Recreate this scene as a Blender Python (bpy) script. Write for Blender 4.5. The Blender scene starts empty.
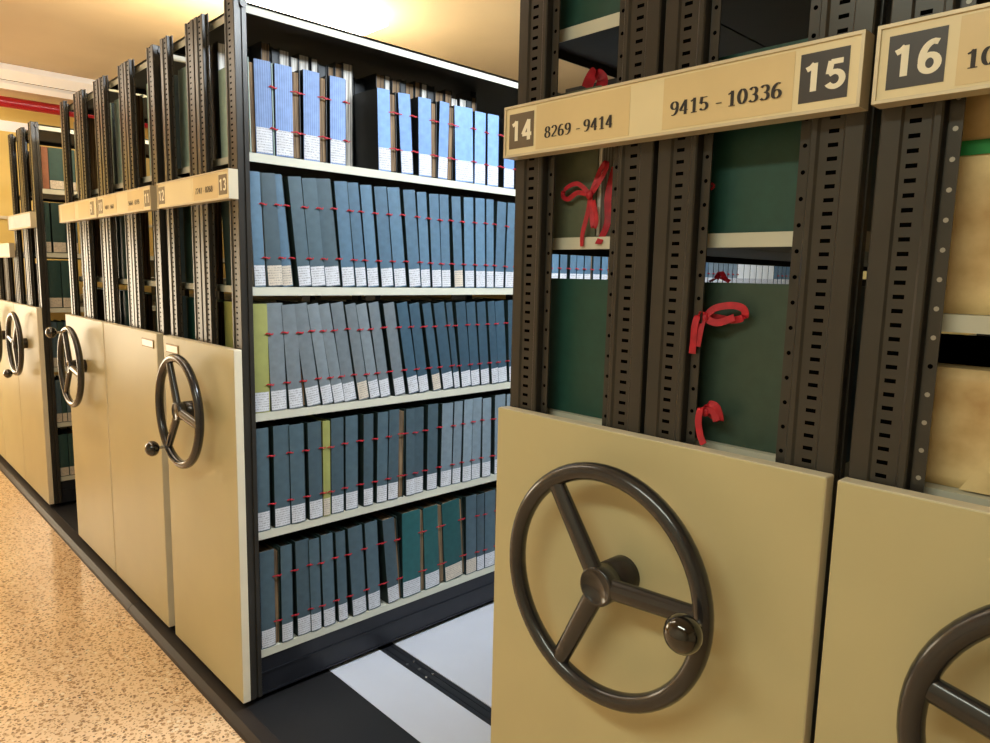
import bpy, math, random
from mathutils import Matrix, Vector
random.seed(7)
SC = bpy.context.scene
COL = SC.collection
PI = math.pi

# ------------------------------------------------------------------ materials
def lin(c):
    return tuple(((v/255)/12.92 if v/255 <= .04045 else ((v/255+.055)/1.055)**2.4) for v in c)
def mat(name, rgb, rough=.5, metal=0., var=.06, scale=12., bump=0., coat=0., spec=.5, emis=None, estr=0., rgb2=None):
    m = bpy.data.materials.new(name); m.use_nodes = True
    nt = m.node_tree; N = nt.nodes; L = nt.links
    b = N['Principled BSDF']
    b.inputs['Roughness'].default_value = rough; b.inputs['Metallic'].default_value = metal
    b.inputs['Coat Weight'].default_value = coat; b.inputs['Coat Roughness'].default_value = .08
    b.inputs['Specular IOR Level'].default_value = spec
    c = lin(rgb)
    tc = N.new('ShaderNodeTexCoord'); no = N.new('ShaderNodeTexNoise')
    no.inputs['Scale'].default_value = scale; no.inputs['Detail'].default_value = 5
    L.new(tc.outputs['Object'], no.inputs['Vector'])
    mx = N.new('ShaderNodeMix'); mx.data_type = 'RGBA'
    d = lin(rgb2) if rgb2 else tuple(v*(1-var*2) for v in c)
    mx.inputs[6].default_value = (*d, 1); mx.inputs[7].default_value = (*(min(1, v*(1+var)) if not rgb2 else v for v in c), 1)
    rp = N.new('ShaderNodeMapRange'); rp.inputs[1].default_value = .3; rp.inputs[2].default_value = .7
    L.new(no.outputs['Fac'], rp.inputs[0]); L.new(rp.outputs[0], mx.inputs[0])
    L.new(mx.outputs[2], b.inputs['Base Color'])
    if bump:
        bp = N.new('ShaderNodeBump'); bp.inputs['Strength'].default_value = bump; bp.inputs['Distance'].default_value = .002
        L.new(no.outputs['Fac'], bp.inputs['Height']); L.new(bp.outputs[0], b.inputs['Normal'])
    if emis:
        b.inputs['Emission Color'].default_value = (*lin(emis), 1); b.inputs['Emission Strength'].default_value = estr
    return m

M_ = {}
M_['panel'] = mat('beige_paint', (196, 185, 142), .4, var=.03, scale=3, bump=.02)
M_['panel_edge'] = mat('cream_edge_paint', (226, 216, 190), .45, var=.02)
M_['lip'] = mat('cream_shelf_paint', (204, 203, 186), .45, var=.03, scale=6)
M_['under'] = mat('shelf_underside_shade', (26, 22, 19), .6, var=.15, scale=5)  # near-black puts shade into the undersides and inner faces of the shelves
M_['post'] = mat('gunmetal_post', (62, 59, 54), .3, .3, var=.08, scale=8)
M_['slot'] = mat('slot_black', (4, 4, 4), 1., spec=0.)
M_['plug'] = mat('plug_grey', (165, 160, 148), .4, .3)
M_['base'] = mat('base_black', (25, 27, 34), .45, var=.1)
M_['wheel'] = mat('wheel_grey', (34, 34, 36), .26, .0, var=.04, coat=.4)
M_['hubm'] = mat('hub_metal', (66, 62, 60), .25, .6, var=.04)
M_['knob'] = mat('knob_black', (10, 10, 10), .08, coat=1.)
M_['frame'] = mat('sign_frame', (214, 200, 170), .4, .2, var=.03)
M_['card'] = mat('sign_card', (226, 202, 152), .35, var=.04, scale=6, coat=.25)
M_['card2'] = mat('sign_card_pale', (236, 220, 178), .35, var=.03, scale=6, coat=.25)
M_['plate'] = mat('number_plate', (62, 58, 58), .35, var=.06, coat=.25)
M_['plate2'] = mat('number_plate_brown', (112, 98, 80), .35, var=.06, coat=.25)
M_['digit'] = mat('digit_white', (246, 238, 214), .5, var=.02)
M_['ink'] = mat('ink_black', (44, 38, 36), .6)
M_['ribbon'] = mat('red_ribbon', (182, 22, 40), .6, var=.15, scale=60)
M_['green'] = mat('cover_dark_green', (30, 74, 64), .5, var=.06, scale=40, bump=.05)
M_['green2'] = mat('cover_grey_green', (52, 74, 62), .5, var=.06, scale=40, bump=.05)
M_['litgreen'] = mat('cover_green_lit', (166, 190, 178), .5, var=.05, scale=40)  # paler copy of the cover green, ceiling light put into the colour
M_['olivegreen'] = mat('cover_olive_drab', (92, 98, 76), .6, var=.05, scale=60)
M_['cblack'] = mat('cover_black', (22, 26, 26), .5, var=.1)
M_['cgreen'] = mat('cover_bottle', (34, 52, 50), .55, var=.1)
M_['olive'] = mat('cover_olive', (150, 152, 86), .6, var=.06, scale=20)
M_['white'] = mat('sheet_white', (236, 238, 236), .7, var=.04)
M_['parch'] = mat('parchment', (238, 212, 156), .6, scale=14, rgb2=(188, 150, 94), bump=.2)
M_['strap'] = mat('green_strap', (22, 132, 56), .6)
M_['gloss'] = mat('red_pipe_paint', (176, 14, 30), .3, var=.03, coat=.4)
M_['ceil'] = mat('ceiling_paint', (228, 204, 172), .8, var=.05, scale=1.2)
M_['wall'] = mat('wall_yellow', (240, 208, 126), .8, var=.04, scale=1.5)
M_['walln'] = mat('wall_cream', (226, 214, 190), .8, var=.03, scale=1.5)
M_['glow_white'] = mat('trunking_white_glow', (246, 240, 234), .5, var=.02, emis=(255, 240, 225), estr=.3)  # faint glow added into the white paint to brighten it
M_['diff'] = mat('lamp_diffuser', (255, 250, 240), .5, emis=(255, 240, 210), estr=16.)
M_['diffcool'] = mat('lamp_diffuser_cool', (250, 252, 255), .5, emis=(225, 238, 255), estr=6.)
M_['boardw'] = mat('deck_white', (212, 216, 228), .35, var=.03, scale=3)
M_['boardb'] = mat('deck_black', (38, 38, 40), .38, var=.12, scale=3)
M_['thr'] = mat('threshold_brown', (44, 38, 35), .5, .0, var=.12, scale=6)
M_['rail'] = mat('rail_steel', (52, 54, 60), .35, .4, var=.1)
M_['chrome'] = mat('bolt_chrome', (190, 190, 190), .25, .9)
M_['brass'] = mat('tag_frame', (140, 110, 60), .4, .5)

def spine_mat(name, rgb, stripes=0.):
    m = mat(name, rgb, .55, var=.07, scale=35, bump=.06)
    nt = m.node_tree; N = nt.nodes; L = nt.links; b = N['Principled BSDF']
    src = b.inputs['Base Color'].links[0].from_socket
    oi = N.new('ShaderNodeObjectInfo'); mr = N.new('ShaderNodeMapRange')
    mr.inputs[3].default_value = .82; mr.inputs[4].default_value = 1.18
    L.new(oi.outputs['Random'], mr.inputs[0])
    hv = N.new('ShaderNodeHueSaturation'); L.new(mr.outputs[0], hv.inputs['Value']); L.new(src, hv.inputs['Color'])
    out = hv.outputs[0]
    if stripes:
        tc = N.new('ShaderNodeTexCoord'); w = N.new('ShaderNodeTexWave'); w.bands_direction = 'Y'
        w.inputs['Scale'].default_value = stripes; L.new(tc.outputs['Object'], w.inputs['Vector'])
        mx = N.new('ShaderNodeMix'); mx.data_type = 'RGBA'; mx.blend_type = 'MULTIPLY'; mx.inputs[0].default_value = .3
        L.new(out, mx.inputs[6]); L.new(w.outputs['Color'], mx.inputs[7]); out = mx.outputs[2]
    L.new(out, b.inputs['Base Color'])
    return m
SP = {
 'bright blue': spine_mat('spine_bright_blue', (112, 150, 206)),
 'pinstriped blue': spine_mat('spine_pinstripe_blue', (122, 152, 204), 40),
 'slate-blue': spine_mat('spine_slate_blue', (82, 112, 134)),
 'dark slate': spine_mat('spine_dark_slate', (70, 90, 100)),
 'grey': spine_mat('spine_grey', (112, 122, 128)),
 'deep blue': spine_mat('spine_deep_blue', (54, 80, 96)),
 'pale grey-blue': spine_mat('spine_pale_grey', (116, 132, 142)),
 'teal': spine_mat('spine_teal', (30, 84, 86)),
 'bottle-green': spine_mat('spine_bottle', (36, 66, 62)),
 'olive-green': M_['olive'], 'brown': spine_mat('spine_brown', (150, 92, 60)),
 'white': M_['white'],
}
def page_mat(name, a, b2, sc):
    m = mat(name, a, .8, var=.1); nt = m.node_tree; N = nt.nodes; L = nt.links; b = N['Principled BSDF']
    tc = N.new('ShaderNodeTexCoord'); mp = N.new('ShaderNodeMapping'); mp.inputs['Scale'].default_value = (3, sc, 5)
    no = N.new('ShaderNodeTexNoise'); no.inputs['Scale'].default_value = 1; no.inputs['Detail'].default_value = 8
    L.new(tc.outputs['Object'], mp.inputs[0]); L.new(mp.outputs[0], no.inputs['Vector'])
    cr = N.new('ShaderNodeValToRGB'); cr.color_ramp.elements[0].position = .38; cr.color_ramp.elements[1].position = .62
    cr.color_ramp.elements[0].color = (*lin(b2), 1); cr.color_ramp.elements[1].color = (*lin(a), 1)
    L.new(no.outputs['Fac'], cr.inputs[0]); L.new(cr.outputs[0], b.inputs['Base Color'])
    return m
M_['pages'] = page_mat('page_edges_brown', (150, 122, 88), (62, 46, 32), 260)
M_['pagesdark'] = page_mat('page_edges_dark', (74, 62, 48), (26, 22, 18), 260)
M_['pageswhite'] = page_mat('page_edges_white', (236, 232, 222), (140, 132, 120), 220)

def label_mat(name, paper):
    m = mat(name, paper, .6, var=.05, scale=40); nt = m.node_tree; N = nt.nodes; L = nt.links; b = N['Principled BSDF']
    src = b.inputs['Base Color'].links[0].from_socket
    tc = N.new('ShaderNodeTexCoord'); oi = N.new('ShaderNodeObjectInfo')
    w = N.new('ShaderNodeTexWave'); w.bands_direction = 'Z'; w.inputs['Scale'].default_value = 38
    L.new(tc.outputs['Object'], w.inputs['Vector'])
    mp = N.new('ShaderNodeMapping'); mp.inputs['Scale'].default_value = (1, 420, 160)
    ad = N.new('ShaderNodeVectorMath'); L.new(tc.outputs['Object'], ad.inputs[0]); L.new(oi.outputs['Random'], ad.inputs[1])
    L.new(ad.outputs[0], mp.inputs[0])
    no = N.new('ShaderNodeTexNoise'); no.inputs['Scale'].default_value = 1; no.inputs['Detail'].default_value = 2
    L.new(mp.outputs[0], no.inputs['Vector'])
    t1 = N.new('ShaderNodeMath'); t1.operation = 'GREATER_THAN'; t1.inputs[1].default_value = .6; L.new(w.outputs['Fac'], t1.inputs[0])
    t2 = N.new('ShaderNodeMath'); t2.operation = 'GREATER_THAN'; t2.inputs[1].default_value = .5; L.new(no.outputs['Fac'], t2.inputs[0])
    ml = N.new('ShaderNodeMath'); ml.operation = 'MULTIPLY'; L.new(t1.outputs[0], ml.inputs[0]); L.new(t2.outputs[0], ml.inputs[1])
    m2 = N.new('ShaderNodeMath'); m2.operation = 'MULTIPLY'; m2.inputs[1].default_value = .62; L.new(ml.outputs[0], m2.inputs[0])
    mx = N.new('ShaderNodeMix'); mx.data_type = 'RGBA'; mx.inputs[7].default_value = (*lin((96, 92, 96)), 1)
    L.new(m2.outputs[0], mx.inputs[0]); L.new(src, mx.inputs[6]); L.new(mx.outputs[2], b.inputs['Base Color'])
    return m
M_['label'] = label_mat('label_paper', (208, 210, 215))
M_['labelcream'] = label_mat('label_paper_cream', (206, 194, 176))

def terrazzo():
    m = mat('terrazzo', (238, 206, 166), .13, var=.05, scale=2, spec=.5)
    nt = m.node_tree; N = nt.nodes; L = nt.links; b = N['Principled BSDF']
    tc = N.new('ShaderNodeTexCoord'); src = b.inputs['Base Color'].links[0].from_socket
    nz = N.new('ShaderNodeTexNoise'); nz.inputs['Scale'].default_value = 45; L.new(tc.outputs['Object'], nz.inputs['Vector'])
    out = src
    for sc, thr, mn, cols in ((62, .42, .42, [(176, 138, 100), (198, 160, 120), (150, 118, 88)]), (105, .4, .40, [(184, 146, 106), (204, 168, 128), (160, 128, 98)]), (48, .36, .74, [(240, 220, 188), (236, 212, 176), (214, 180, 142)]), (70, .3, .88, [(110, 94, 80), (130, 104, 80), (96, 88, 80)])):
        va = N.new('ShaderNodeVectorMath'); va.operation = 'MULTIPLY_ADD'
        va.inputs[1].default_value = (.012,)*3; L.new(nz.outputs['Color'], va.inputs[0]); L.new(tc.outputs['Object'], va.inputs[2])
        v = N.new('ShaderNodeTexVoronoi'); v.inputs['Scale'].default_value = sc; L.new(va.outputs[0], v.inputs['Vector'])
        sep = N.new('ShaderNodeSeparateColor'); L.new(v.outputs['Color'], sep.inputs[0])
        a = N.new('ShaderNodeMath'); a.operation = 'LESS_THAN'; a.inputs[1].default_value = thr; L.new(v.outputs['Distance'], a.inputs[0])
        c = N.new('ShaderNodeMath'); c.operation = 'GREATER_THAN'; c.inputs[1].default_value = mn; L.new(sep.outputs[0], c.inputs[0])
        e = N.new('ShaderNodeMath'); e.operation = 'MULTIPLY'; L.new(a.outputs[0], e.inputs[0]); L.new(c.outputs[0], e.inputs[1])
        cr = N.new('ShaderNodeValToRGB'); cr.color_ramp.interpolation = 'CONSTANT'
        cr.color_ramp.elements[0].color = (*lin(cols[0]), 1); cr.color_ramp.elements[1].position = .33; cr.color_ramp.elements[1].color = (*lin(cols[1]), 1)
        k = cr.color_ramp.elements.new(.66); k.color = (*lin(cols[2]), 1)
        L.new(sep.outputs[1], cr.inputs[0])
        mx = N.new('ShaderNodeMix'); mx.data_type = 'RGBA'; L.new(e.outputs[0], mx.inputs[0]); L.new(out, mx.inputs[6]); L.new(cr.outputs[0], mx.inputs[7])
        out = mx.outputs[2]
    L.new(out, b.inputs['Base Color'])
    return m
M_['terrazzo'] = terrazzo()

# ------------------------------------------------------------------ mesh builder
class MB:
    def __init__(s): s.v = []; s.f = []; s.m = []; s.sm = []; s.mats = []
    def mi(s, k):
        if k not in s.mats: s.mats.append(k)
        return s.mats.index(k)
    def face(s, pts, k, smooth=False):
        n = len(s.v); s.v += [tuple(p) for p in pts]; s.f.append(tuple(range(n, n+len(pts)))); s.m.append(s.mi(k)); s.sm.append(smooth)
    def grid(s, rows, k, smooth=True, cu=False, cv=False):
        n = len(s.v); R = len(rows); C = len(rows[0])
        for r in rows: s.v += [tuple(p) for p in r]
        for i in range(R if cu else R-1):
            for j in range(C if cv else C-1):
                i2 = (i+1) % R; j2 = (j+1) % C
                s.f.append((n+i*C+j, n+i*C+j2, n+i2*C+j2, n+i2*C+j)); s.m.append(s.mi(k)); s.sm.append(smooth)
    def box(s, x0, x1, y0, y1, z0, z1, k, faces=None):
        """faces: dict of overrides for 'x-','x+','y-','y+','z-','z+'"""
        fo = faces or {}
        n = len(s.v)
        s.v += [(x0,y0,z0),(x1,y0,z0),(x1,y1,z0),(x0,y1,z0),(x0,y0,z1),(x1,y0,z1),(x1,y1,z1),(x0,y1,z1)]
        for key, q in (('z-',(3,2,1,0)),('z+',(4,5,6,7)),('y-',(0,1,5,4)),('x+',(1,2,6,5)),('y+',(2,3,7,6)),('x-',(3,0,4,7))):
            s.f.append(tuple(n+i for i in q)); s.m.append(s.mi(fo.get(key, k))); s.sm.append(False)
    def cyl(s, p, q, r0, r1, k, n=20, caps=True, smooth=True):
        p = Vector(p); q = Vector(q); d = (q-p).normalized()
        a = d.orthogonal().normalized(); b = d.cross(a)
        R = [[c + (a*math.cos(2*PI*i/n)+b*math.sin(2*PI*i/n))*r for i in range(n)] for c, r in ((p, r0), (q, r1))]
        s.grid(R, k, smooth, cv=True)
        if caps: s.face(R[0][::-1], k); s.face(R[1], k)
    def lathe(s, p, axis, prof, k, n=24):
        p = Vector(p); d = Vector(axis).normalized(); a = d.orthogonal().normalized(); b = d.cross(a)
        s.grid([[p + d*h + (a*math.cos(2*PI*i/n)+b*math.sin(2*PI*i/n))*max(r, 1e-5) for i in range(n)] for h, r in prof], k, True, cv=True)
    def ball(s, c, r, k, sc=(1,1,1), n=16, m=10):
        s.grid([[(c[0]+sc[0]*r*math.sin(PI*i/m)*math.cos(2*PI*j/n), c[1]+sc[1]*r*math.sin(PI*i/m)*math.sin(2*PI*j/n), c[2]+sc[2]*r*math.cos(PI*i/m)) for j in range(n)] for i in range(m+1)], k, True, cv=True)
    def torus(s, c, R, r, k, n=64, m=14):   # ring in the XZ plane
        s.grid([[(c[0]+(R+r*math.cos(2*PI*j/m))*math.cos(2*PI*i/n), c[1]+r*math.sin(2*PI*j/m), c[2]+(R+r*math.cos(2*PI*j/m))*math.sin(2*PI*i/n)) for j in range(m)] for i in range(n)], k, True, cu=True, cv=True)
    def band(s, pts, wid, k, up=None, th=.0008):
        """flat ribbon along pts; up = list of width directions"""
        P = [Vector(p) for p in pts]; rows = []
        for i, p in enumerate(P):
            t = (P[min(i+1, len(P)-1)]-P[max(i-1, 0)]).normalized()
            w = Vector(up[i] if up else (0, 0, 1)); w = (w - t*w.dot(t)).normalized()*wid*.5; nn = t.cross(w).normalized()*th
            rows.append([p+w+nn, p-w+nn, p-w-nn, p+w-nn])
        s.grid(rows, k, False, cv=True)
        s.face(rows[0], k); s.face(rows[-1][::-1], k)
    def mesh(s, name):
        me = bpy.data.meshes.new(name); me.from_pydata(s.v, [], s.f)
        for k in s.mats: me.materials.append(M_[k] if isinstance(k, str) and k in M_ else SP[k])
        me.polygons.foreach_set('material_index', s.m); me.polygons.foreach_set('use_smooth', s.sm)
        me.update(); return me
    def build(s, name, parent=None, loc=(0,0,0), bevel=0.):
        return link(name, s.mesh(name), parent, loc, bevel)
def link(name, me, parent=None, loc=(0,0,0), bevel=0.):
    o = bpy.data.objects.new(name, me); COL.objects.link(o); o.location = loc
    if parent: o.parent = parent
    if bevel:
        b = o.modifiers.new('bevel', 'BEVEL'); b.width = bevel; b.segments = 2; b.limit_method = 'ANGLE'
    return o
def tag(o, label, cat, group=None):
    o['label'] = label; o['category'] = cat
    if group: o['group'] = group
    return o
def thing(name, label, cat, loc=(0,0,0), group=None):
    o = bpy.data.objects.new(name, None); COL.objects.link(o); o.location = loc; o.empty_display_size = .05
    return tag(o, label, cat, group)
def struct(mb, name, bevel=0.):
    o = mb.build(name, bevel=bevel); o['kind'] = 'structure'; return o
ORD = ['first','second','third','fourth','fifth','sixth','seventh','eighth','ninth','tenth','eleventh','twelfth','thirteenth','fourteenth','fifteenth','sixteenth','seventeenth','eighteenth','nineteenth','twentieth','twenty-first','twenty-second','twenty-third','twenty-fourth','twenty-fifth','twenty-sixth','twenty-seventh','twenty-eighth','twenty-ninth','thirtieth','thirty-first','thirty-second','thirty-third','thirty-fourth','thirty-fifth','thirty-sixth']

# ------------------------------------------------------------------ drawn digits
def arc(cx, cy, rx, ry, a0, a1, n=16):
    return [(cx+rx*math.cos(math.radians(a0+(a1-a0)*i/n)), cy+ry*math.sin(math.radians(a0+(a1-a0)*i/n))) for i in range(n+1)]
def glyph(ch, serif):
    e = .5
    if ch == '0': return [arc(.27, .5, .19, .43, 0, 360, 28)]
    if ch == '1':
        g = [[(.30, .02), (.30, .95)], [(.31, .93), (.22, .82), (.09, .76)]]
        if serif: g += [[(.13, .03), (.47, .03)]]
        return g
    if ch == '2': return [arc(.27, .69, .18, .24, 165, -20, 14)+[(.36, .45), (.2, .24), (.08, .07)], [(.06, .07), (.49, .07)]]
    if ch == '3': return [arc(.25, .71, .17, .22, 155, -80, 14)+[(.22, .5)], [(.22, .51)]+arc(.25, .28, .19, .22, 85, -150, 14)]
    if ch == '4': return [[(.36, .0), (.36, .94)], [(.36, .93), (.05, .28)], [(.03, .27), (.51, .27)]]
    if ch == '5': return [[(.46, .88), (.14, .88)], [(.15, .92), (.10, .5)], [(.10, .48)]+arc(.26, .31, .20, .24, 125, -150, 18)]
    if ch == '6': return [arc(.27, .29, .18, .24, 0, 360, 24), [(.44, .88)]+arc(.36, .42, .27, .5, 95, 190, 12)]
    if ch == '7': return [[(.06, .88), (.49, .88)], [(.47, .88), (.32, .5), (.22, .0)]]
    if ch == '8': return [arc(.27, .71, .155, .20, 0, 360, 22), arc(.27, .27, .19, .22, 0, 360, 22)]
    if ch == '9': return [arc(.27, .67, .18, .24, 0, 360, 24), [(.10, .06)]+arc(.18, .54, .27, .5, -85, 10, 12)]
    if ch == '-': return [[(.10, .33), (.42, .33)]]
    return []
def text(mb, s, x, z, h, y, k, serif=False, adv=.58, squeeze=1.):
    """writes s on a plane of constant y, facing -y"""
    for ch in s:
        for st in glyph(ch, serif):
            y -= .00004
            L, Rr = [], []
            closed = len(st) > 4 and math.dist(st[0], st[-1]) < 1e-6
            for i, p in enumerate(st):
                a = st[i-1] if i else (st[-2] if closed else st[0]); b = st[i+1] if i < len(st)-1 else (st[1] if closed else st[-1])
                t = Vector((b[0]-a[0], b[1]-a[1])).normalized(); n = Vector((-t.y, t.x))
                w = (.028+.058*abs(t.y)**1.3) if serif else .086
                L.append((x+(p[0]+n.x*w)*h*squeeze, y, z+(p[1]+n.y*w)*h)); Rr.append((x+(p[0]-n.x*w)*h*squeeze, y, z+(p[1]-n.y*w)*h))
            mb.grid([L, Rr], k, False)
        x += (adv*(.5 if ch == ' ' else .67 if ch == '-' else 1.))*h*squeeze

# ------------------------------------------------------------------ posts
def post_mesh(z0, z1, mirror, plug):
    mb = MB(); sx = -1 if mirror else 1
    P = [(.004,.042),(.0,.040),(.0,.026),(.005,.025),(.005,.018),(.0,.017),(.0,.002),(.002,.0),(.024,.0),(.027,.0035),(.033,.0035),(.0465,.0035),(.0575,.0035),(.061,.0),(.068,.0),(.070,.002),(.071,.018),(.0735,.018),(.0735,.013),(.0885,.013),(.0885,.0155)]
    for i in range(len(P)-1):
        a, b = P[i], P[i+1]
        if i == 10: continue
        mb.face([(sx*a[0], a[1], z0), (sx*b[0], b[1], z0), (sx*b[0], b[1], z1), (sx*a[0], a[1], z1)], 'post')
    a, b = P[10], P[11]; z = z0
    while z < z1-.001:
        zt = min(z+.018, z1); h = min(.0055, zt-z)
        for k, u, w in (('post', z, z+(zt-z-h)), ('slot', zt-h, zt)):
            mb.face([(sx*a[0], a[1], u), (sx*b[0], b[1], u), (sx*b[0], b[1], w), (sx*a[0], a[1], w)], k)
        z = zt
    mb.box(min(sx*.004, sx*.034), max(sx*.004, sx*.034), .018, .022, z0, z1, 'post')
    k = 0; z = z0+.02
    while z < z1-.01:
        kk = 'plug' if plug and k != 38 else 'slot'
        c = sx*.0812
        mb.face([(c+.0032*math.cos(t*PI/4), .0126, z+.0032*math.sin(t*PI/4)) for t in range(8)], kk)
        k += 1; z += .036
    # top cap
    mb.face([(sx*p[0], p[1], z1) for p in P[5:]]+[(sx*.004, .034, z1)], 'post')
    # closing bolt at the head of the post
    mb.cyl((sx*.02, .03, z1-.02), (sx*-.006, .03, z1-.02), .012, .012, 'post', 12)
    return mb.mesh('upright_post')
_pc = {}
def post(parent, x, mirror, z1=2.38, plug=False):
    key = (mirror, z1, plug)
    if key not in _pc: _pc[key] = post_mesh(.06, z1, mirror, plug)
    return link('upright_post', _pc[key], parent, (x, .03, 0))

# ------------------------------------------------------------------ hand wheel
def wheel_meshes():
    W = {}
    mb = MB(); mb.torus((0,0,0), .189, .0152, 'wheel'); W['rim'] = mb.mesh('rim')
    mb = MB(); rows = []
    for t in range(9):
        r = .026 + (.178-.026)*t/8; w = .0185-.002*t/8
        rows.append([(r, .7*w*math.sin(2*PI*j/14), w*math.cos(2*PI*j/14)) for j in range(14)])
    mb.grid(rows, 'wheel', True, cv=True); W['spoke'] = mb.mesh('spoke')
    mb = MB(); mb.lathe((0,.0,0), (0,-1,0), [(-.02,.0),(-.02,.033),(.010,.033),(.013,.031),(.013,.0275),(.0115,.027),(.0115,.0)], 'wheel', 32)
    mb.lathe((0,0,0), (0,1,0), [(.015,.026),(.015,.033),(.060,.033),(.066,.033)], 'hubm', 32)
    W['hub'] = mb.mesh('hub')
    mb = MB(); mb.cyl((0,0,0), (0,-.03,0), .006, .006, 'chrome', 12); mb.cyl((0,.02,0), (0,.0,0), .011, .011, 'wheel', 12)
    mb.ball((0,-.048,0), .0285, 'knob', (1, .86, 1), 24, 14); W['knob'] = mb.mesh('crank_knob')
    return W
WM = wheel_meshes()
def hand_wheel(parent, cx, spokes, knob):
    w = link('hand_wheel', WM['rim'], parent, (cx, -.066, 1.048))
    for a in spokes:
        o = link('spoke', WM['spoke'], w); o.rotation_euler = (0, -math.radians(a), 0)
    link('hub', WM['hub'], w)
    a = math.radians(knob)
    link('crank_knob', WM['knob'], w, (.189*math.cos(a), -.008, .189*math.sin(a)))
    return w

# ------------------------------------------------------------------ carriages
Z_A = [.222, .654, 1.07, 1.492, 1.92]
Z_B = [.222, .57, .92, 1.287, 1.622, 2.0]
DEPTH = 4.4
def carriage(label, x0, x1, zl, zr, ztop=2.372, zpost=2.38, wheel=None, sign=None, signz=(1.768, 1.86), card_tag=None, plug=False, depth=DEPTH):
    t = thing('mobile_shelving_unit', label, 'mobile shelving', (0, 0, 0)); xc = (x0+x1)/2
    t.location = (xc, 0, .03)
    T = (-xc, 0, -.03)
    def B(mb, name, bevel=0.): return mb.build(name, t, T, bevel)
    mb = MB(); mb.box(x0, x1, 0, .028, .06, 1.29, 'panel', {'z+': 'panel_edge', 'x+': 'panel_edge', 'x-': 'panel_edge'})
    B(mb, 'end_panel', .0025)
    for x, m in ((x0+.002, False), (xc-.0045, True), (xc+.0045, False), (x1-.002, True)):
        o = post(t, x, m, zpost, plug); o.location = Vector(o.location)+Vector(T)
    f0, f1 = x0+.016, x1-.016
    for side, zs in ((-1, zl), (1, zr)):
        for z in zs:
            mb = MB()
            a, b = (f0, xc-.0005) if side < 0 else (xc+.0005, f1)
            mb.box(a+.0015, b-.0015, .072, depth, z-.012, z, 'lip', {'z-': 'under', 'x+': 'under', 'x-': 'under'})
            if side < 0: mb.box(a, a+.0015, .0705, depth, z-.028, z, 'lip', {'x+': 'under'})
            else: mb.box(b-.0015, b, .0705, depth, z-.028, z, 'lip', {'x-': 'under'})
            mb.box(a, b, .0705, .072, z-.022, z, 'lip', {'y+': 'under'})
            B(mb, 'shelf')
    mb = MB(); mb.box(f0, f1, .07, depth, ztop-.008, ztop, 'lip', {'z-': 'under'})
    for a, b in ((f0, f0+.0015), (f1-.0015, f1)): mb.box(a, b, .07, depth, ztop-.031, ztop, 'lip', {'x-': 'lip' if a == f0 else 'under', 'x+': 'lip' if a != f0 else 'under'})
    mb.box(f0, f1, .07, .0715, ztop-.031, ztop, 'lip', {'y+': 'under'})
    B(mb, 'top_panel')
    mb = MB()
    mb.box(f0+.006, f1-.006, .034, depth, .052, .19, 'base'); mb.box(f0+.002, f1-.002, .04, depth, .13, .136, 'base'); mb.box(f0+.002, f1-.002, .04, depth, .052, .058, 'base')
    mb.box(f0+.03, f1-.03, .15, depth-.1, .0305, .06, 'slot')
    B(mb, 'base_frame')
    for y in (1.235, 2.45, depth-.05):
        mb = MB(); mb.box(xc-.05, xc+.05, y, y+.035, .19, ztop-.008, 'base'); B(mb, 'inner_upright')
    if wheel: 
        w = hand_wheel(t, 0, *wheel); w.location = (0, -.066, 1.048-.03)
    if sign:
        z0, z1 = signz
        mb = MB(); mb.box(x0, x1, .002, .03, z0, z1, 'frame'); r = .0045
        mb.box(x0, x1, -.001, .002, z0, z0+r, 'frame'); mb.box(x0, x1, -.001, .002, z1-r, z1, 'frame'); mb.box(x0, x0+r, -.001, .002, z0+r, z1-r, 'frame'); mb.box(x1-r, x1, -.001, .002, z0+r, z1-r, 'frame')
        mb.box(x0+r, x1-r, .0015, .002, z0+r, z1-r, 'card2')
        sh = B(mb, 'sign_holder', .0008)
        mz = (z0+z1)/2
        for kind, a, b, txt, k in sign:
            mb = MB()
            if kind == 'n':
                mb.box(a, b, .0008, .0016, mz-.031, mz+.031, k)
                if txt: text(mb, txt, a+.0045, mz-.0185, .038, .0004, 'digit', False, .60, 1.25)
                mb.build('number_plate', sh)
            else:
                mb.box(a, b, .0010, .0016, z0+.008, z1-.008, k)
                if txt:
                    n, h, tx, tz = txt
                    text(mb, n, tx, tz, h, .0006, 'ink', True, .57, 1.3)
                mb.build('range_card', sh)
    if card_tag:
        a, b = card_tag; mb = MB()
        mb.box(a, b, -.003, 0, 1.228, 1.262, 'brass'); mb.box(a+.005, b-.005, -.0036, -.003, 1.233, 1.257, 'card2')
        B(mb, 'card_holder')
    return t

XR0, XR1 = -.991, -.355; XL0, XL1 = -2.857, -2.2187
sigR = [('n', XR0+.013, XR0+.075, '14', 'plate2'), ('c', -.910, -.706, ('8269 - 9414', .0212, -.889, 1.7925), 'card'), ('c', -.644, -.442, ('9415 - 10336', .0222, -.631, 1.7945), 'card'), ('n', -.434, -.372, '15', 'plate')]
carriage('nearest beige shelving unit with full round handwheel, signed 14 and 15', XR0, XR1, Z_B, Z_B, wheel=((4, 124, 244), 3), sign=sigR)
XS0, XS1 = -.3413, .2967
carriage('beige shelving unit at the right edge, signed 16, holding parchment bundles', XS0, XS1, [.222, .57, .92, 1.287, 1.513, 2.0], [.222, .57, .92, 1.287, 1.513, 2.0], wheel=((47, 167, 287), 60),
         sign=[('n', -.327, -.265, '16', 'plate'), ('c', -.253, -.05, ('10337 - 11310', .0215, -.2455, 1.7925), 'card'), ('n', .22, .282, '17', 'plate')], plug=True)
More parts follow.
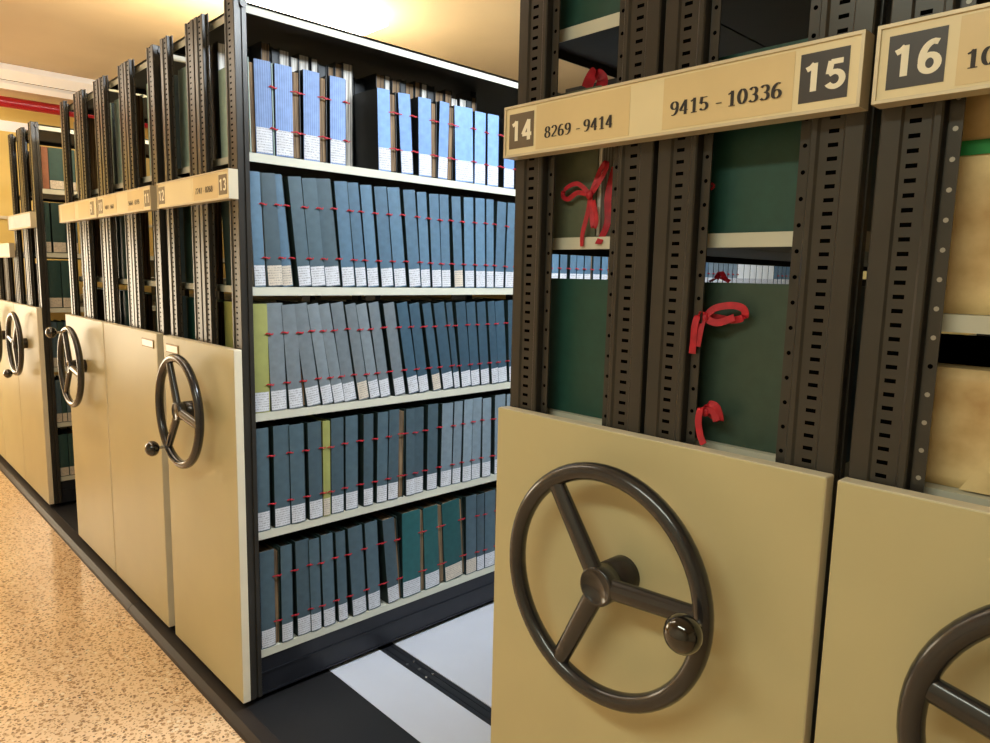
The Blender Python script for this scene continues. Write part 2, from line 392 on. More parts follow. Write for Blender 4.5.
carriage('beige shelving unit signed 12 and 13, its side of tied folders facing the open aisle', XL0, XL1, Z_A, Z_A, wheel=((113, 233, 353), 232),
         sign=[('n', -2.846, -2.783, '12', 'plate2'), ('c', -2.775, -2.52, None, 'card2'), ('c', -2.508, -2.305, ('7247 - 8268', .0205, -2.492, 1.797), 'card'), ('n', -2.298, -2.236, '13', 'plate2')], card_tag=(-2.823, -2.70))  # pale empty card beside the left number has glare painted into its colour
XK0, XK1 = -3.637, -2.931
carriage('beige shelving unit without a wheel, signed 11, directly left of the unit signed 12', XK0, XK1, Z_A, Z_A,
         sign=[('n', -3.622, -3.56, '10', 'plate2'), ('c', -3.54, -3.36, ('4827 - 5663', .018, -3.52, 1.797), 'card'), ('c', -3.21, -3.02, ('5664 - 6595', .0195, -3.2, 1.797), 'card'), ('n', -3.006, -2.945, '11', 'plate2')], card_tag=(-3.10, -2.965))
XJ0, XJ1 = -4.325, -3.65
carriage('beige wheeled shelving unit with blank tan sign cards, bordering the narrow far gap', XJ0, XJ1, Z_A, Z_A, wheel=((112, 232, 352), 118),
         sign=[('c', -4.28, -4.03, None, 'card'), ('c', -3.96, -3.77, None, 'card'), ('n', -3.755, -3.695, '9', 'plate2')])
XI0, XI1 = -5.67, -5.002
carriage('far tall shelving unit with glare-whitened sign, left of the narrow gap', XI0, XI1, Z_B, Z_B, wheel=((50, 170, 290), 287), sign=[('c', XI0+.012, XI1-.012, None, 'white')])  # plain white card paints in the glare that hides the sign's writing
XH0, XH1 = -6.362, -5.684
ZC = [.222, .6, .95, 1.3]
carriage('low far shelving unit with white sign at its top, second from left edge', XH0, XH1, ZC, ZC, ztop=1.63, zpost=1.64, wheel=((60, 180, 300), 250), sign=[('c', XH0+.012, XH1-.012, None, 'white')], signz=(1.593, 1.687))
carriage('low far shelving unit cut by the left edge of the photo', -7.06, -6.378, ZC, ZC, ztop=1.63, zpost=1.64, sign=[('c', -7.05, -6.39, None, 'white')], signz=(1.593, 1.687))

# ------------------------------------------------------------------ folders
def folder(label, group, xf, y, z, ws, wb, h, side=1, lean=0., spine='slate-blue', cover='cgreen', lab='label', ribbon=True, pages='pagesdark', gap=.006, depth=.235, rec=0., labh=.18, name='archive_folder', soff=0., cat='folder', lab_side=None):
    th = -math.asin(max(-.5, min(.5, lean/h)))
    zz = z + (max(0, -math.sin(th))*wb if th < 0 else 0)
    t = thing(name, label, cat, (xf-side*rec, y, zz+.0004), group)
    t.rotation_euler = (th, 0, 0)
    S = side
    def X(a, b): return (a, b) if a < b else (b, a)
    mb = MB()
    bt = .0028
    mb.box(*X(-.0005*S, -depth*S), 0, bt, 0, h, cover); mb.box(*X(-.003*S, -depth*S), wb-bt, wb, 0, h-.002, cover)
    mb.build('cover', t)
    mb = MB()     # gently rounded spine board
    n = 6; pts = []
    for i in range(n+1):
        u = i/n; b = .0022*math.sin(PI*u)
        pts.append((S*b, soff+u*ws))
    rows = [[(p[0], p[1], zv) for p in pts] for zv in (0, h*.5, h)]
    mb.grid(rows, spine, True)
    back = [(-.003*S, soff), (-.003*S, soff+ws)]
    mb.face([(p[0], p[1], h) for p in pts]+[(q[0], q[1], h) for q in back[::-1]], spine)
    mb.face([(p[0], p[1], 0) for p in pts]+[(q[0], q[1], 0) for q in back[::-1]], spine)
    for yy in (soff, soff+ws): mb.face([(0, yy, 0), (-.003*S, yy, 0), (-.003*S, yy, h), (0, yy, h)], spine)
    mb.face([(-.003*S, soff, 0), (-.003*S, soff+ws, 0), (-.003*S, soff+ws, h), (-.003*S, soff, h)], spine)
    mb.build('spine', t)
    mb = MB(); mb.box(*X(-.0075*S, -(depth-.01)*S), bt, wb-bt, .004, h-.012, pages)
    mb.build('page_block', t)
    if lab:
        mb = MB(); lh = h*labh
        rows = [[(p[0]+S*.0006, soff+(p[1]-soff)*.96+ws*.02, zv) for p in pts] for zv in (.004, .004+lh)]
        mb.grid(rows, lab, True); o = mb.build('spine_label', t)
        if lab_side: o['label'] = lab_side
    if ribbon:
        for fz in (.725, .255) if labh < .22 else (.73, .285):
            mb = MB(); zr = h*fz; x = S*.0028
            a, b = soff+ws*.86, soff+ws+gap+ws*.06
            yk = soff+ws+gap*.4
            mb.band([(x*.6, a, zr), (x+S*.001, (a+yk)/2, zr+.001), (x+S*.004, yk, zr), (x+S*.001, b, zr-.001)], .003, 'ribbon')
            mb.ball((x+S*.003, yk, zr), .0042, 'ribbon', (.7, 1.25, .85), 8, 5)
            mb.band([(x+S*.004, yk, zr), (x+S*.004, yk-.009, zr+.0035), (x+S*.002, yk-.015, zr-.001)], .003, 'ribbon')
            mb.band([(x+S*.004, yk, zr), (x+S*.003, yk+.009, zr-.003), (x+S*.001, yk+.014, zr+.002)], .003, 'ribbon')
            mb.build('ribbon', t)
    return t

XF = -2.2342
ROWS = {
 1: (1.92, .29, [(.102,.158,-.003),(.169,.23,-.001),(.271,.331,.001),(.372,.433,.001),(.574,.628,-.007),(.677,.731,-.018),(.756,.817,-.006),(.85,.897,.006),(.945,1.04,-.011),(1.048,1.107,-.004),(1.117,1.179,-.005),(1.213,1.274,-.005),(1.29,1.34,-.004),(1.352,1.41,-.002),(1.42,1.476,0),(1.485,1.54,0),(1.55,1.6,0),(1.62,1.68,0),(1.69,1.75,0)]),
 2: (1.492, .37, [(.085,.123,-.014),(.134,.187,-.023),(.189,.227,-.036),(.245,.293,-.036),(.293,.347,-.034),(.351,.408,-.039),(.417,.468,-.032),(.476,.52,-.036),(.524,.571,-.034),(.588,.641,-.035),(.648,.702,-.037),(.715,.769,-.034),(.776,.821,-.027),(.83,.877,-.022),(.88,.925,-.02),(.945,.991,-.024),(1.003,1.054,-.015),(1.066,1.118,-.014),(1.124,1.165,-.011),(1.172,1.224,.006),(1.239,1.29,.006),(1.30,1.345,.005),(1.357,1.41,.002),(1.42,1.466,.002),(1.476,1.52,0),(1.536,1.587,0),(1.6,1.648,0),(1.672,1.718,0),(1.724,1.775,.002),(1.784,1.83,.0),(1.852,1.905,0),(1.915,1.965,0)]),
 3: (1.07, .366, [(.076,.127,.0),(.135,.191,-.011),(.2,.252,-.023),(.269,.321,-.051),(.33,.373,-.058),(.377,.421,-.062),(.424,.474,-.057),(.483,.527,-.059),(.534,.578,-.062),(.581,.625,-.057),(.649,.698,-.057),(.715,.764,-.062),(.768,.815,-.056),(.842,.883,-.062),(.895,.949,-.058),(.956,.986,-.054),(.995,1.047,-.042),(1.052,1.1,-.039),(1.109,1.157,-.036),(1.169,1.209,-.037),(1.213,1.266,-.034),(1.28,1.335,-.021),(1.345,1.39,-.016),(1.40,1.45,-.008)]),
 4: (.654, .36, [(.076,.12,.0),(.14,.198,.0),(.201,.255,-.004),(.272,.325,-.004),(.328,.356,.0),(.363,.414,.001),(.425,.477,.001),(.501,.543,.002),(.561,.609,.006),(.614,.661,.007),(.703,.745,-.002),(.746,.791,.0),(.812,.864,.003),(.885,.943,.006),(.949,.995,.008),(1.004,1.053,.005),(1.06,1.11,.003),(1.12,1.17,-.004),(1.198,1.261,-.006),(1.271,1.33,-.005),(1.34,1.39,-.003),(1.4,1.45,0)]),
 5: (.222, .36, [(.08,.133,.0),(.156,.198,.0),(.22,.273,-.005),(.273,.314,-.007),(.325,.373,-.010),(.389,.428,-.012),(.452,.513,-.022),(.525,.58,-.018),(.618,.672,-.030),(.69,.781,-.007),(.808,.885,-.017),(.92,1.018,-.028),(1.039,1.1,-.008),(1.102,1.146,-.008),(1.15,1.213,-.007),(1.229,1.298,-.005),(1.31,1.36,-.003),(1.37,1.43,0)]),
}
def spine_kind(r, i):
    if r == 1: return 'pinstriped blue' if i in (0, 1, 2, 3) else 'bright blue'
    if r == 2: return 'dark slate' if i in (1, 3, 4, 5) else 'slate-blue'
    if r == 3: return 'olive-green' if i == 0 else ('grey' if i < 11 else 'deep blue')
    if r == 4: return 'olive-green' if i == 4 else ('dark slate' if i < 13 else 'pale grey-blue')
    return 'teal' if i in (9, 10, 11) else 'dark slate'
SHELFW = {1: 'top', 2: 'second', 3: 'third', 4: 'fourth', 5: 'bottom'}
rnd = random.Random(3)
for r, (z, h, L) in ROWS.items():
    n = len(L)
    for i, (a, b, d) in enumerate(L):
        nx = L[i+1][0] if i+1 < n else b+.008
        gap = nx-b; ws = b-a
        big = gap > .1
        pg = 'pages' if (r == 1 and i in (0, 1, 2, 4, 6, 7)) or (r == 5 and i in (0, 8, 10, 11)) or rnd.random() < .22 else 'pagesdark'
        wb = ws+min(gap-.003, .03) if (gap > .010 and pg == 'pages') else ws+min(.004, max(.0012, gap-.003))
        sk = spine_kind(r, i)
        adj = 'leaning ' if abs(d) > .03 else ''
        if r == 2 and i == 2: adj = 'recessed '
        if r == 5 and i == 11: adj = 'tilted '
        if r == 1 and i == 4: adj = 'black-sided '
        lab = 'labelcream' if (r == 2 and i == 1) or rnd.random() < .12 else 'label'
        if r == 1: lab = 'label'
        so = .02 if (r, i) == (1, 0) else 0.
        folder('%s%s tied folder, %s from left on the %s shelf, face numbered 13' % (adj, sk, ORD[i], SHELFW[r]), 'tied folders on the %s shelf facing the open aisle' % SHELFW[r],
               XF, a-so, z, ws, wb+so, h+rnd.uniform(-.004, .003), 1, d, sk, 'litgreen' if (r, i) == (1, 0) else 'cblack' if r == 1 else ('olive' if sk == 'olive-green' else 'cgreen'), lab, True, pg,
               .004 if big else max(.004, gap), rec=.012 if (r == 2 and i == 2) else rnd.choice((0, 0, .002, .004)), labh=.27 if r == 1 else .18, soff=so, depth=.15 if r == 1 and i not in (0, 4) else .225)
# farther folders on the second shelf, seen through the gap above the dark green folder marked 15
y = 2.9
far = [(.05,'slate-blue')]+[(.052,'pale grey-blue')]*6+[(.078,'white')]*6+[(.055,'slate-blue')]*8
for i, (w, k) in enumerate(far):
    folder('%s folder far along the second shelf, %s one seen through the gap' % (k, ORD[i]), 'far folders on the second shelf', XF, y, 1.492, w, w+.002, .365, 1, 0, k, 'cgreen', 'label', k != 'white', 'pagesdark', .008, labh=.18)
    y += w+.008
# paper bundles of the opposite face, rising behind the top row
y = .082; cols = ['white','white','black','brown','black','white','white','white','white','black','brown','brown','white','brown','black','brown','grey','brown','black','brown','brown','white','black','brown','brown','grey','white','black','brown','white']
for i, k in enumerate(cols):
    w = rnd.uniform(.024, .046); h = .385
    if y+w > 1.22: break
    h = h + rnd.uniform(-.02, .012)
    t = thing('paper_bundle', '%s-edged paper bundle, %s from left in the row behind the top-shelf folders' % (k, ORD[i]), 'paper bundle', (-2.467 if .53 < y < .66 or y < .165 else -2.40, y, 1.9204), 'paper bundles behind the top row')
    mb = MB(); x0 = rnd.uniform(-.004, .01)
    mb.box(-.13, x0, .002, w-.002, 0, h, {'white': 'pageswhite', 'black': 'cblack', 'brown': 'pages', 'grey': 'pageswhite'}[k]); mb.build('page_block', t)
    mb = MB(); mb.box(-.13, x0+.003, 0, .002, 0, h+.004, 'cblack'); mb.box(-.13, x0+.003, w-.002, w, 0, h+.004, 'cblack'); mb.build('cover', t)
    y += w+.004

# ribbons in bows ---------------------------------------------------------------
def curve(pts, n=8):
    """Catmull-Rom through pts"""
    P = [Vector(p) for p in pts]; out = []
    for i in range(len(P)-1):
        p0 = P[max(i-1, 0)]; p1 = P[i]; p2 = P[i+1]; p3 = P[min(i+2, len(P)-1)]
        for k in range(n):
            t = k/n
            out.append(.5*((2*p1)+(p2-p0)*t+(2*p0-5*p1+4*p2-p3)*t*t+(3*p1-p0-3*p2+p3)*t**3))
    out.append(P[-1]); return out
def bow(parent, strands, wid, knot, name='ribbon'):
    mb = MB()
    for s, ups in strands:
        c = curve(s); U = []
        for i in range(len(c)):
            f = i/(len(c)-1)*(len(ups)-1); j = min(int(f), len(ups)-2) if len(ups) > 1 else 0
            a = Vector(ups[j]); b = Vector(ups[min(j+1, len(ups)-1)]); U.append(a.lerp(b, f-j))
        mb.band(c, wid, 'ribbon', U, .0006)
    if knot: mb.ball(knot, .0075, 'ribbon', (1, .7, 1.1), 12, 8)
    return mb.build(name, parent)

def cover_folder(label, group, x0, x1, y, z, h, cover, w=.045, spine_side=1, extra=None, pages='pages', pageend=None, shadow=0, name='archive_folder'):
    """folder standing at the end of a shelf with its side facing the front aisle"""
    xs = x1 if spine_side > 0 else x0
    t = thing(name, label, 'folder', (xs, y, z+.0004), group)
    S = spine_side; D = x1-x0
    mb = MB()
    a, b = sorted((0, -S*D)); mb.box(a, b, 0, .003, 0, h, cover); mb.box(a, b, w-.003, w, 0, h, cover); mb.build('cover', t, bevel=.0006)
    mb = MB(); a, b = sorted((0, -S*.003)); mb.box(a, b, .003, w-.003, 0, h, 'dark slate'); mb.build('spine', t)
    mb = MB(); a, b = sorted((-S*.006, -S*(D+.006))); mb.box(a, b, .0045, w-.0045, .003, h-.01, pages); mb.build('page_block', t)
    return t
G14 = 'dark covered folders at the shelf ends of the nearest unit'
# face 14 : spines to the left
f = cover_folder('dark green folder cover under the empty strip, left bay below the sign 14', G14, -.972, -.745, .084, 1.287, .258, 'green', .05, -1)
f = cover_folder('drab olive folder tied with a long red bow, left bay just below the sign', G14, -.965, -.832, .084, 1.622, .268, 'olivegreen', .05, -1, pages='pageswhite')
ox, oy, oz = f.location
bx, bz = -.835, 1.697
W = lambda x, z, y=.070: (x-ox, y-oy, z-oz)
up1 = [(0,.2,1)]; 
bow(f, [([W(bx, bz), W(bx-.03, bz+.022), W(bx-.058, bz+.016), W(bx-.066, bz+.003), W(bx-.052, bz-.004), W(bx-.03, bz+.006), W(bx, bz)], [(0,.3,1), (0,.2,1), (.8,0,.6), (0,-.3,1), (0,.3,1)]),
        ([W(bx, bz), W(bx+.016, bz+.020, .072), W(bx+.027, bz+.044, .078), W(bx+.022, bz+.058, .084), W(bx+.012, bz+.046, .082), W(bx+.006, bz+.02, .074), W(bx, bz)], [(1,.4,-.5), (1,.3,-.4), (1,.2,-.3), (1,.3,0), (1,.4,-.4)]),
        ([W(bx, bz), W(bx-.004, bz-.03), W(bx-.012, bz-.068, .067), W(bx-.012, bz-.092, .066)], [(1,0,0), (1,.3,0), (1,-.2,.1)]),
        ([W(bx, bz), W(bx+.004, bz-.03), W(bx+.012, bz-.058, .067), W(bx+.018, bz-.045, .068), W(bx+.008, bz-.01)], [(1,0,0), (1,.5,0), (1,-.2,.1)])], .0085, W(bx, bz, .068))
bow(f, [([W(bx+.03, bz+.05, .10), W(bx+.022, bz+.0, .094), W(bx+.026, bz-.05, .09), W(bx+.027, bz-.088, .064)], [(1,.2,0), (1,.5,0), (1,.2,.1)])], .013, None)
bow(f, [([W(-.868, 1.892, .088), W(-.858, 1.905, .085), W(-.85, 1.917, .09), W(-.842, 1.905, .10), W(-.85, 1.892, .105)], [(1,.3,0), (.5,1,0), (1,.2,0)])], .02, None)
f = cover_folder('green folder showing only its lower edge, left bay above the sign 14', G14, -.972, -.75, .084, 2.0004, .27, 'green', .05, -1)
folder_y = .14
f = cover_folder('grey paged folder peeking above the sign, behind the olive folder with the red bow', G14, -.962, -.80, .137, 1.622, .292, 'cblack', .05, -1, pages='pageswhite')
# face 15 : spines to the right
f = cover_folder('grey-green folder with two red bows on its edge, right bay below the sign 15', G14, -.608, -.372, .084, 1.287, .258, 'green2', .05, 1, pages='pagesdark')
ox, oy, oz = f.location
kx, kz = -.580, 1.489
bow(f, [([W(kx, kz, .05), W(kx+.014, kz+.016, .055), W(kx+.040, kz+.022, .060), W(kx+.058, kz+.018, .062), W(kx+.060, kz+.006, .064), W(kx+.040, kz-.001, .066), W(kx+.012, kz+.002, .062), W(kx, kz, .054)], [(0,.3,1), (.2,.2,1), (.9,.1,.4), (.2,-.3,1), (0,.2,1)]),
        ([W(kx, kz+.002, .048), W(kx+.020, kz-.006, .054), W(kx+.046, kz+.004, .060)], [(0,.2,1), (0,.1,1)]),
        ([W(kx+.004, kz+.003, .05), W(kx-.005, kz+.005, .042), W(kx-.008, kz-.012, .037), W(kx-.008, kz-.036, .036), W(kx-.009, kz-.056, .036)], [(.2,.1,1), (.7,.2,.5), (1,0,.2), (1,.2,.1)]),
        ([W(kx, kz, .048), W(kx-.0, kz-.018, .040), W(kx-.002, kz-.044, .037)], [(1,.1,.2), (1,.3,.1)])], .011, W(kx, kz, .05))
kx, kz = -.568, 1.341
bow(f, [([W(kx, kz, .05), W(kx+.006, kz+.013, .05), W(kx+.020, kz+.010, .05), W(kx+.025, kz-.010, .054), W(kx+.012, kz-.008, .06), W(kx, kz, .054)], [(.3,.2,1), (.8,.2,.4), (1,0,.2), (.4,.2,1)]),
        ([W(kx, kz, .048), W(kx+.012, kz+.004, .05), W(kx+.021, kz-.012, .05)], [(.3,.1,1), (.8,.2,.4)]),
        ([W(kx, kz, .05), W(kx-.003, kz+.006, .042), W(kx-.004, kz-.014, .038), W(kx+.002, kz-.036, .036), W(kx+.010, kz-.049, .034)], [(.6,0,.6), (1,.1,.1), (1,.1,.3)])], .011, W(kx, kz, .05))
bow(f, [([W(-.60, 1.5465, .094), W(-.585, 1.553, .10), W(-.57, 1.5475, .105)], [(0,1,0), (0,1,.3)]), ([W(-.59, 1.551, .098), W(-.584, 1.562, .10), W(-.576, 1.552, .1)], [(.3,1,0), (0,1,.3)])], .012, None)
f = cover_folder('dark green folder cover directly under the sign 15, right bay', G14, -.606, -.372, .084, 1.622, .27, 'green', .05, 1)
ox, oy, oz = f.location
bow(f, [([W(-.601, 1.697, .081), W(-.598, 1.701, .079), W(-.594, 1.697, .081)], [(0,0,1)]), ([W(-.601, 1.697, .081), W(-.598, 1.692, .079), W(-.594, 1.696, .081)], [(0,0,1)])], .003, None)
f = cover_folder('black folder top just showing behind the two-bow folder of face 15', G14, -.45, -.372, .14, 1.287, .268, 'cblack', .05, 1)

# parchment bundles on the face 16
def parchment(label, x0, x1, y0, y1, z0, z1, strap=None, crease=False):
    t = thing('parchment_bundle', label, 'parchment bundle', (x0, y0, z0+.0005), 'parchment bundles beside the sign 16')
    mb = MB(); nx, nz = 14, 10; rr = random.Random(5)
    w, d, h = x1-x0, y1-y0, z1-z0
    def P(u, v, s):   # rounded pillow box
        e = lambda q: math.copysign(abs(q)**.45, q)
        return u, v
    rows = []
    m = 20
    for i in range(m+1):
        zz = h*i/m; e = min(1, min(i, m-i)/1.5); ins = .008*(1-e**.5)
        row = []
        for (cx, cy) in ((0,0),(.25,0),(.5,0),(.75,0),(1,0),(1,.5),(1,1),(.5,1),(0,1),(0,.5)):
            px = ins+(w-2*ins)*cx; py = ins+(d-2*ins)*cy
            bul = .003*math.sin(PI*i/m)
            if cy == 0: py -= bul*(1 if 0 < cx < 1 else .3)
            row.append((px+rr.uniform(-.0008,.0008), py+rr.uniform(-.0006,.0006), zz))
        rows.append(row)
    mb.grid(rows, 'parch', True, cv=True); mb.face(rows[-1], 'parch'); mb.face(rows[0][::-1], 'parch')
    mb.build('wrapping', t)
    if crease:
        mb = MB(); mb.face([(.10, -.0045, .002), (w-.02, -.0045, .002), (w-.02, -.0045, .13), (.15, -.0048, .085)], 'parch')
        mb.box(.06, .061, -.002, 0, 0, 0, 'parch'); o = mb.build('folded_flap', t)
        so = o.modifiers.new('s', 'SOLIDIFY'); so.thickness = .0015
    if strap:
        mb = MB(); mb.box(-.001, w+.001, -.0055, d+.003, strap, strap+.0175, 'strap'); mb.build('tape', t)
    return t
parchment('cream parchment bundle on the lower shelf just above the right edge panel', -.322, -.06, .088, .16, 1.287, 1.443, crease=True)
parchment('cream parchment bundle with a green tape band, under the sign 16', -.322, -.06, .088, .18, 1.513, 1.80, strap=.196)

cover_folder('added black folder that darkens the gap above the lower parchment bundle', None, -.322, -.06, .175, 1.287, .192, 'slot', .05, -1, pages='pagesdark')  # extra folder in flat black, added so the gap reads as deep shade
# folders at shelf ends of the other units, covers facing the front aisle
def end_covers(x0, x1, zs, tops, unit, left=True, right=True, cols=('green', 'green2', 'cgreen')):
    xc = (x0+x1)/2
    for j, (z, h) in enumerate(zip(zs, tops)):
        for sd, on in ((-1, left), (1, right)):
            if not on: continue
            a, b = (x0+.018, x0+.255) if sd < 0 else (x1-.255, x1-.018)
            c = 'litgreen' if z > 1.9 and len(zs) == 3 else cols[(j+(sd > 0)) % len(cols)]
            lv = ['lowest visible', 'middle', 'top'][j] if len(zs) == 3 else ['lower', 'upper'][j]
            cover_folder('%s dark shelf-end folder, %s bay of the %s' % (lv, 'left' if sd < 0 else 'right', unit), 'shelf-end folders of the far units', a, b, .086, z, h, c, .05, sd, pages='pages')
end_covers(XL0, XL1, [1.07, 1.492, 1.92], [.366, .37, .36], 'unit signed 12', True, False)
end_covers(XK0, XK1, [1.07, 1.492, 1.92], [.366, .38, .37], 'unit signed 11')
end_covers(XJ0, XJ1, [1.07, 1.492, 1.92], [.366, .38, .37], 'wheeled unit beside the far gap')
end_covers(XI0, XI1, [1.287, 1.622, 2.0], [.27, .28, .27], 'far tall unit with glare-whitened sign', True, False)
# spines on the near face of the far tall unit, seen across the narrow gap
for lv, z, h, L in (('top', 2.0, .245, [(.078,.034,'brown'),(.115,.075,'bottle-green'),(.195,.06,'bottle-green')]), ('second', 1.622, .30, [(.076,.026,'bottle-green'),(.112,.07,'bottle-green'),(.187,.06,'dark slate')]),
                    ('third', 1.287, .29, [(.074,.068,'bottle-green'),(.147,.06,'bottle-green')]), ('fourth', .92, .28, [(.074,.03,'dark slate'),(.108,.03,'bottle-green'),(.142,.04,'dark slate')]),
                    ('fifth', .57, .27, [(.074,.03,'dark slate'),(.107,.025,'bottle-green'),(.135,.03,'dark slate')]), ('bottom', .222, .27, [(.074,.05,'bottle-green'),(.128,.05,'bottle-green')])):
    for i, (y, w, k) in enumerate(L):
        folder('%s folder in the narrow far gap, %s from left on its %s shelf' % (k, ORD[i], lv), 'folders in the narrow far gap', XI1-.0165, y, z, w, w+.002, h, 1, 0, k, 'cgreen', 'labelcream' if k != 'brown' else None, False, 'pages', .004, labh=.2)

# ------------------------------------------------------------------ room
H = 2.9
mb = MB(); mb.box(-7.6, 3.2, -3.4, 5.0, -.1, 0, 'terrazzo'); struct(mb, 'floor')
mb = MB(); mb.box(-7.6, 3.2, -3.4, 5.0, H, H+.1, 'ceil'); struct(mb, 'ceiling')
mb = MB(); mb.box(-7.6, -7.4, -3.4, 5.0, 0, H, 'wall'); struct(mb, 'wall_left')
mb = MB(); mb.box(3.0, 3.2, -3.4, 5.0, 0, H, 'walln'); struct(mb, 'wall_right')
mb = MB(); mb.box(-7.4, 3.0, 4.8, 5.0, 0, H, 'wall'); struct(mb, 'wall_back')
mb = MB(); mb.box(-7.4, 3.0, -3.4, -3.2, 0, H, 'walln'); struct(mb, 'wall_front')
M_['pane'] = mat('bright_pane', (255, 250, 240), .4, emis=(255, 238, 208), estr=7.)
mb = MB(); mb.box(-7.4, -7.36, -2.06, -2.0, .55, 1.85, 'glow_white'); mb.box(-7.4, -7.36, -.42, -.36, .55, 1.85, 'glow_white'); mb.box(-7.4, -7.36, -2.0, -.42, 1.79, 1.85, 'glow_white'); mb.box(-7.4, -7.36, -2.0, -.42, .55, .61, 'glow_white'); mb.box(-7.4, -7.37, -1.23, -1.19, .61, 1.79, 'glow_white')
wf = struct(mb, 'window_1')
mb = MB(); mb.box(-7.399, -7.39, -2.0, -.42, .61, 1.79, 'pane'); mb.build('pane', wf)
# stripe moulding on the yellow wall
mb = MB(); mb.box(-7.4, -7.385, -3.2, 4.8, 2.665, 2.75, 'glow_white'); struct(mb, 'trim_1')
mb = MB(); mb.box(-7.4, -7.38, -3.2, 4.8, 1.93, 1.955, 'walln'); struct(mb, 'trim_2')
# track platform
mb = MB()
for a, b in ((-7.35, -3.32), (-3.317, 2.9)):
    pr = [(-.048, .0005), (-.044, .012), (-.026, .0295), (.02, .0295), (.02, .0005)]
    for i in range(len(pr)-1): mb.face([(a, *pr[i]), (b, *pr[i]), (b, *pr[i+1]), (a, *pr[i+1])], 'thr')
    mb.face([(b, *p) for p in pr], 'thr'); mb.face([(a, *p) for p in pr[::-1]], 'thr')
struct(mb, 'trim_3')
def deck(name, y0, y1, k, z=.03):
    mb = MB(); mb.box(-7.35, 2.9, y0, y1, .0005, z, k); return struct(mb, name)
deck('trim_4', .02, .356, 'boardb'); deck('trim_5', .357, .586, 'boardw'); deck('trim_6', .66, 2.2, 'boardw'); deck('trim_7', 2.28, 4.79, 'boardw')
def rail(y0, y1, label):
    t = thing('floor_rail', label, 'rail', (-1.6, y0, .0005))
    mb = MB(); w = y1-y0; mb.box(-5.7, 4.5, 0, w, 0, .027, 'rail'); mb.box(-5.7, 4.5, w*.3, w*.38, .027, .0285, 'base'); mb.box(-5.7, 4.5, w*.7, w*.78, .027, .0285, 'base'); mb.build('track', t)
    for x in (-.49, -.43, -.37):
        for yy in ((.018, .05) if x != -.43 else (.034,)):
            mb = MB(); mb.cyl((x, yy, .027), (x, yy, .0305), .0055, .005, 'chrome', 12); mb.build('bolt', t)
rail(.587, .659, 'dark steel floor rail with small bolts running between the white deck boards')
rail(2.201, 2.279, 'far dark steel floor rail deep inside the open aisle')

# ------------------------------------------------------------------ ceiling fittings
def lum(label, x0, x1, y0, y1, z0, diff, name='ceiling_light'):
    t = thing(name, label, 'ceiling light', ((x0+x1)/2, (y0+y1)/2, z0)); a = (x1-x0)/2; b = (y1-y0)/2; hh = H-z0-.0005
    mb = MB(); mb.box(-a+.02, a-.02, -b+.03, b-.03, hh-.012, hh, 'glow_white'); mb.build('housing', t, bevel=.003)
    mb = MB(); mb.box(-a, a, -b, b, 0, hh-.012, diff); mb.build('diffuser', t, bevel=.004)
    return t
lum('glowing white fluorescent fitting on the ceiling above the unit signed 13', -3.60, -3.30, .1, 1.36, 2.85, 'diff')
lum('cool white ceiling fitting above the unit signed 14', -.95, -.75, .3, 2.6, 2.85, 'diffcool')
t = thing('ceiling_trunking', 'wide white trunking band across the ceiling at the far left', 'trunking', (-6.135, 0, H))
mb = MB(); mb.box(-.165, .165, -3.19, 4.79, -.04, -.0005, 'glow_white'); mb.build('channel', t, bevel=.004)
mb = MB(); mb.box(-.17, -.165, -3.19, 4.79, -.042, -.0005, 'under'); mb.build('painted_shade_strip', t)  # solid dark strip, shade painted along the side of the trunking
t = thing('cable_conduit', 'narrow pinkish white conduit beside the wide trunking on the ceiling', 'conduit', (-6.58, 0, H))
mb = MB(); mb.box(-.10, .10, -3.19, 4.79, -.03, -.0005, 'glow_white'); mb.build('channel', t, bevel=.006)
t = thing('sprinkler_pipe', 'glossy red pipe under the ceiling above the yellow wall', 'pipe', (-6.93, 0, 2.82))
mb = MB(); mb.cyl((0, -3.19, 0), (0, 4.79, 0), .042, .042, 'gloss', 24); mb.build('tube', t)
for y in (-1.5, 1.9, 3.6):
    mb = MB(); mb.box(-.01, .01, y, y+.03, .04, .0795, 'chrome'); mb.box(-.046, .046, y, y+.03, -.0, .046, 'gloss'); mb.build('hanger', t)

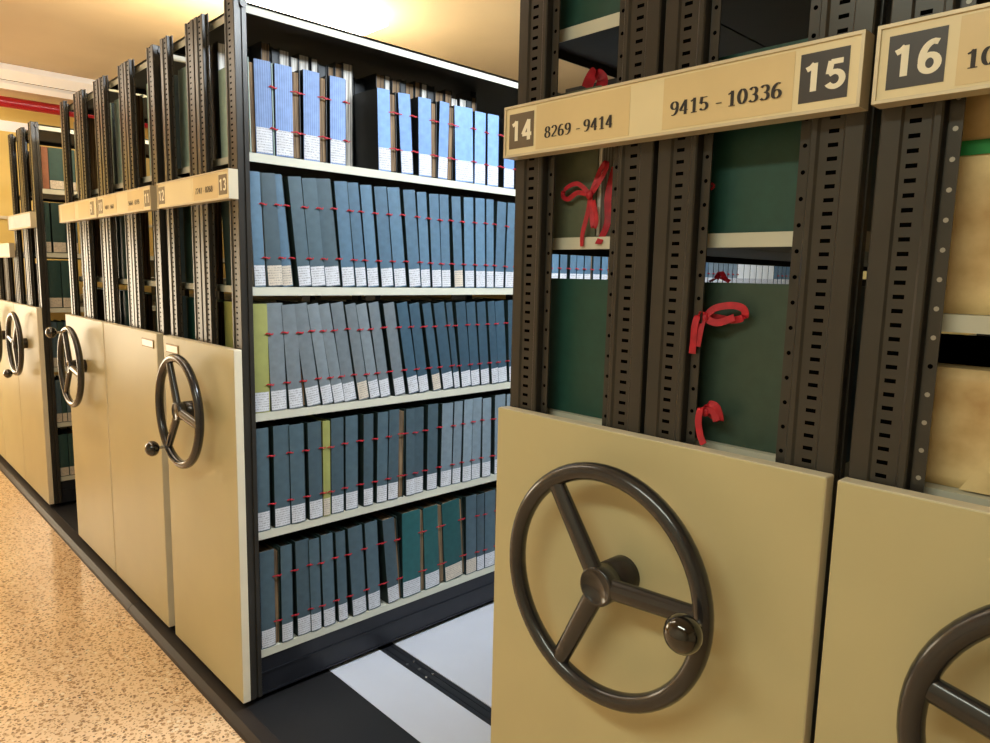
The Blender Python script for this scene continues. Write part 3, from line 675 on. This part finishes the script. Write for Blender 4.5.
# ------------------------------------------------------------------ lights
def area(name, loc, rot, sx, sy, e, col):
    d = bpy.data.lights.new(name, 'AREA'); d.shape = 'RECTANGLE'; d.size = sx; d.size_y = sy; d.energy = e; d.color = col
    o = bpy.data.objects.new(name, d); COL.objects.link(o); o.location = loc; o.rotation_euler = rot; return o
warm = (1, .86, .66); cool = (.80, .90, 1.)
area('front_lamp', (-4.9, -.85, 2.8), (0, 0, 0), 1.6, .25, 14, (1, .88, .70))
area('front_lamp', (-2.9, -.85, 2.8), (0, 0, 0), 1.6, .25, 12, (1, .88, .70))
area('front_lamp', (-.4, -1.9, 2.8), (0, 0, 0), 1.6, .3, 36, (.93, 1, .84))
area('aisle_lamp', (-.85, 1.4, 2.83), (0, math.radians(32), 0), .25, 2.4, 112, cool)
area('ceiling_wash', (-3.45, .62, 2.62), (PI, 0, 0), .3, 1.3, 20, (1, .90, .68))
area('gap_lamp', (-4.65, .6, 2.6), (0, 0, 0), .3, 1., 8, (1, .85, .6))
area('far_wall_fill', (-6.1, -.9, 2.5), (0, math.radians(80), 0), .5, .8, 22, (1, .88, .6))  # added light out of view, makes the far yellow wall glow
w = bpy.data.worlds.new('world'); SC.world = w; w.use_nodes = True
bg = w.node_tree.nodes['Background']; bg.inputs[0].default_value = (1, .93, .82, 1); bg.inputs[1].default_value = .2

# ------------------------------------------------------------------ camera
yaw, pitch, roll = .805, -.1359, .0224
cy, sy, cp, sp = math.cos(yaw), math.sin(yaw), math.cos(pitch), math.sin(pitch)
fw = Vector((-sy*cp, cy*cp, sp)); rt = Vector((cy, sy, 0)); up = rt.cross(fw)
R = rt*math.cos(roll)+up*math.sin(roll); U = -rt*math.sin(roll)+up*math.cos(roll)
cam = bpy.data.cameras.new('camera'); co = bpy.data.objects.new('camera', cam); COL.objects.link(co)
m = Matrix((( R.x, U.x, -fw.x, 0), (R.y, U.y, -fw.y, -.963), (R.z, U.z, -fw.z, 1.55), (0, 0, 0, 1)))
co.matrix_world = m
cam.sensor_width = 36; cam.lens = 36*708.122/990; cam.clip_start = .02
SC.camera = co
SC.view_settings.view_transform = 'Standard'; SC.view_settings.look = 'None'
SC.view_settings.exposure = 0.; SC.view_settings.gamma = 1.
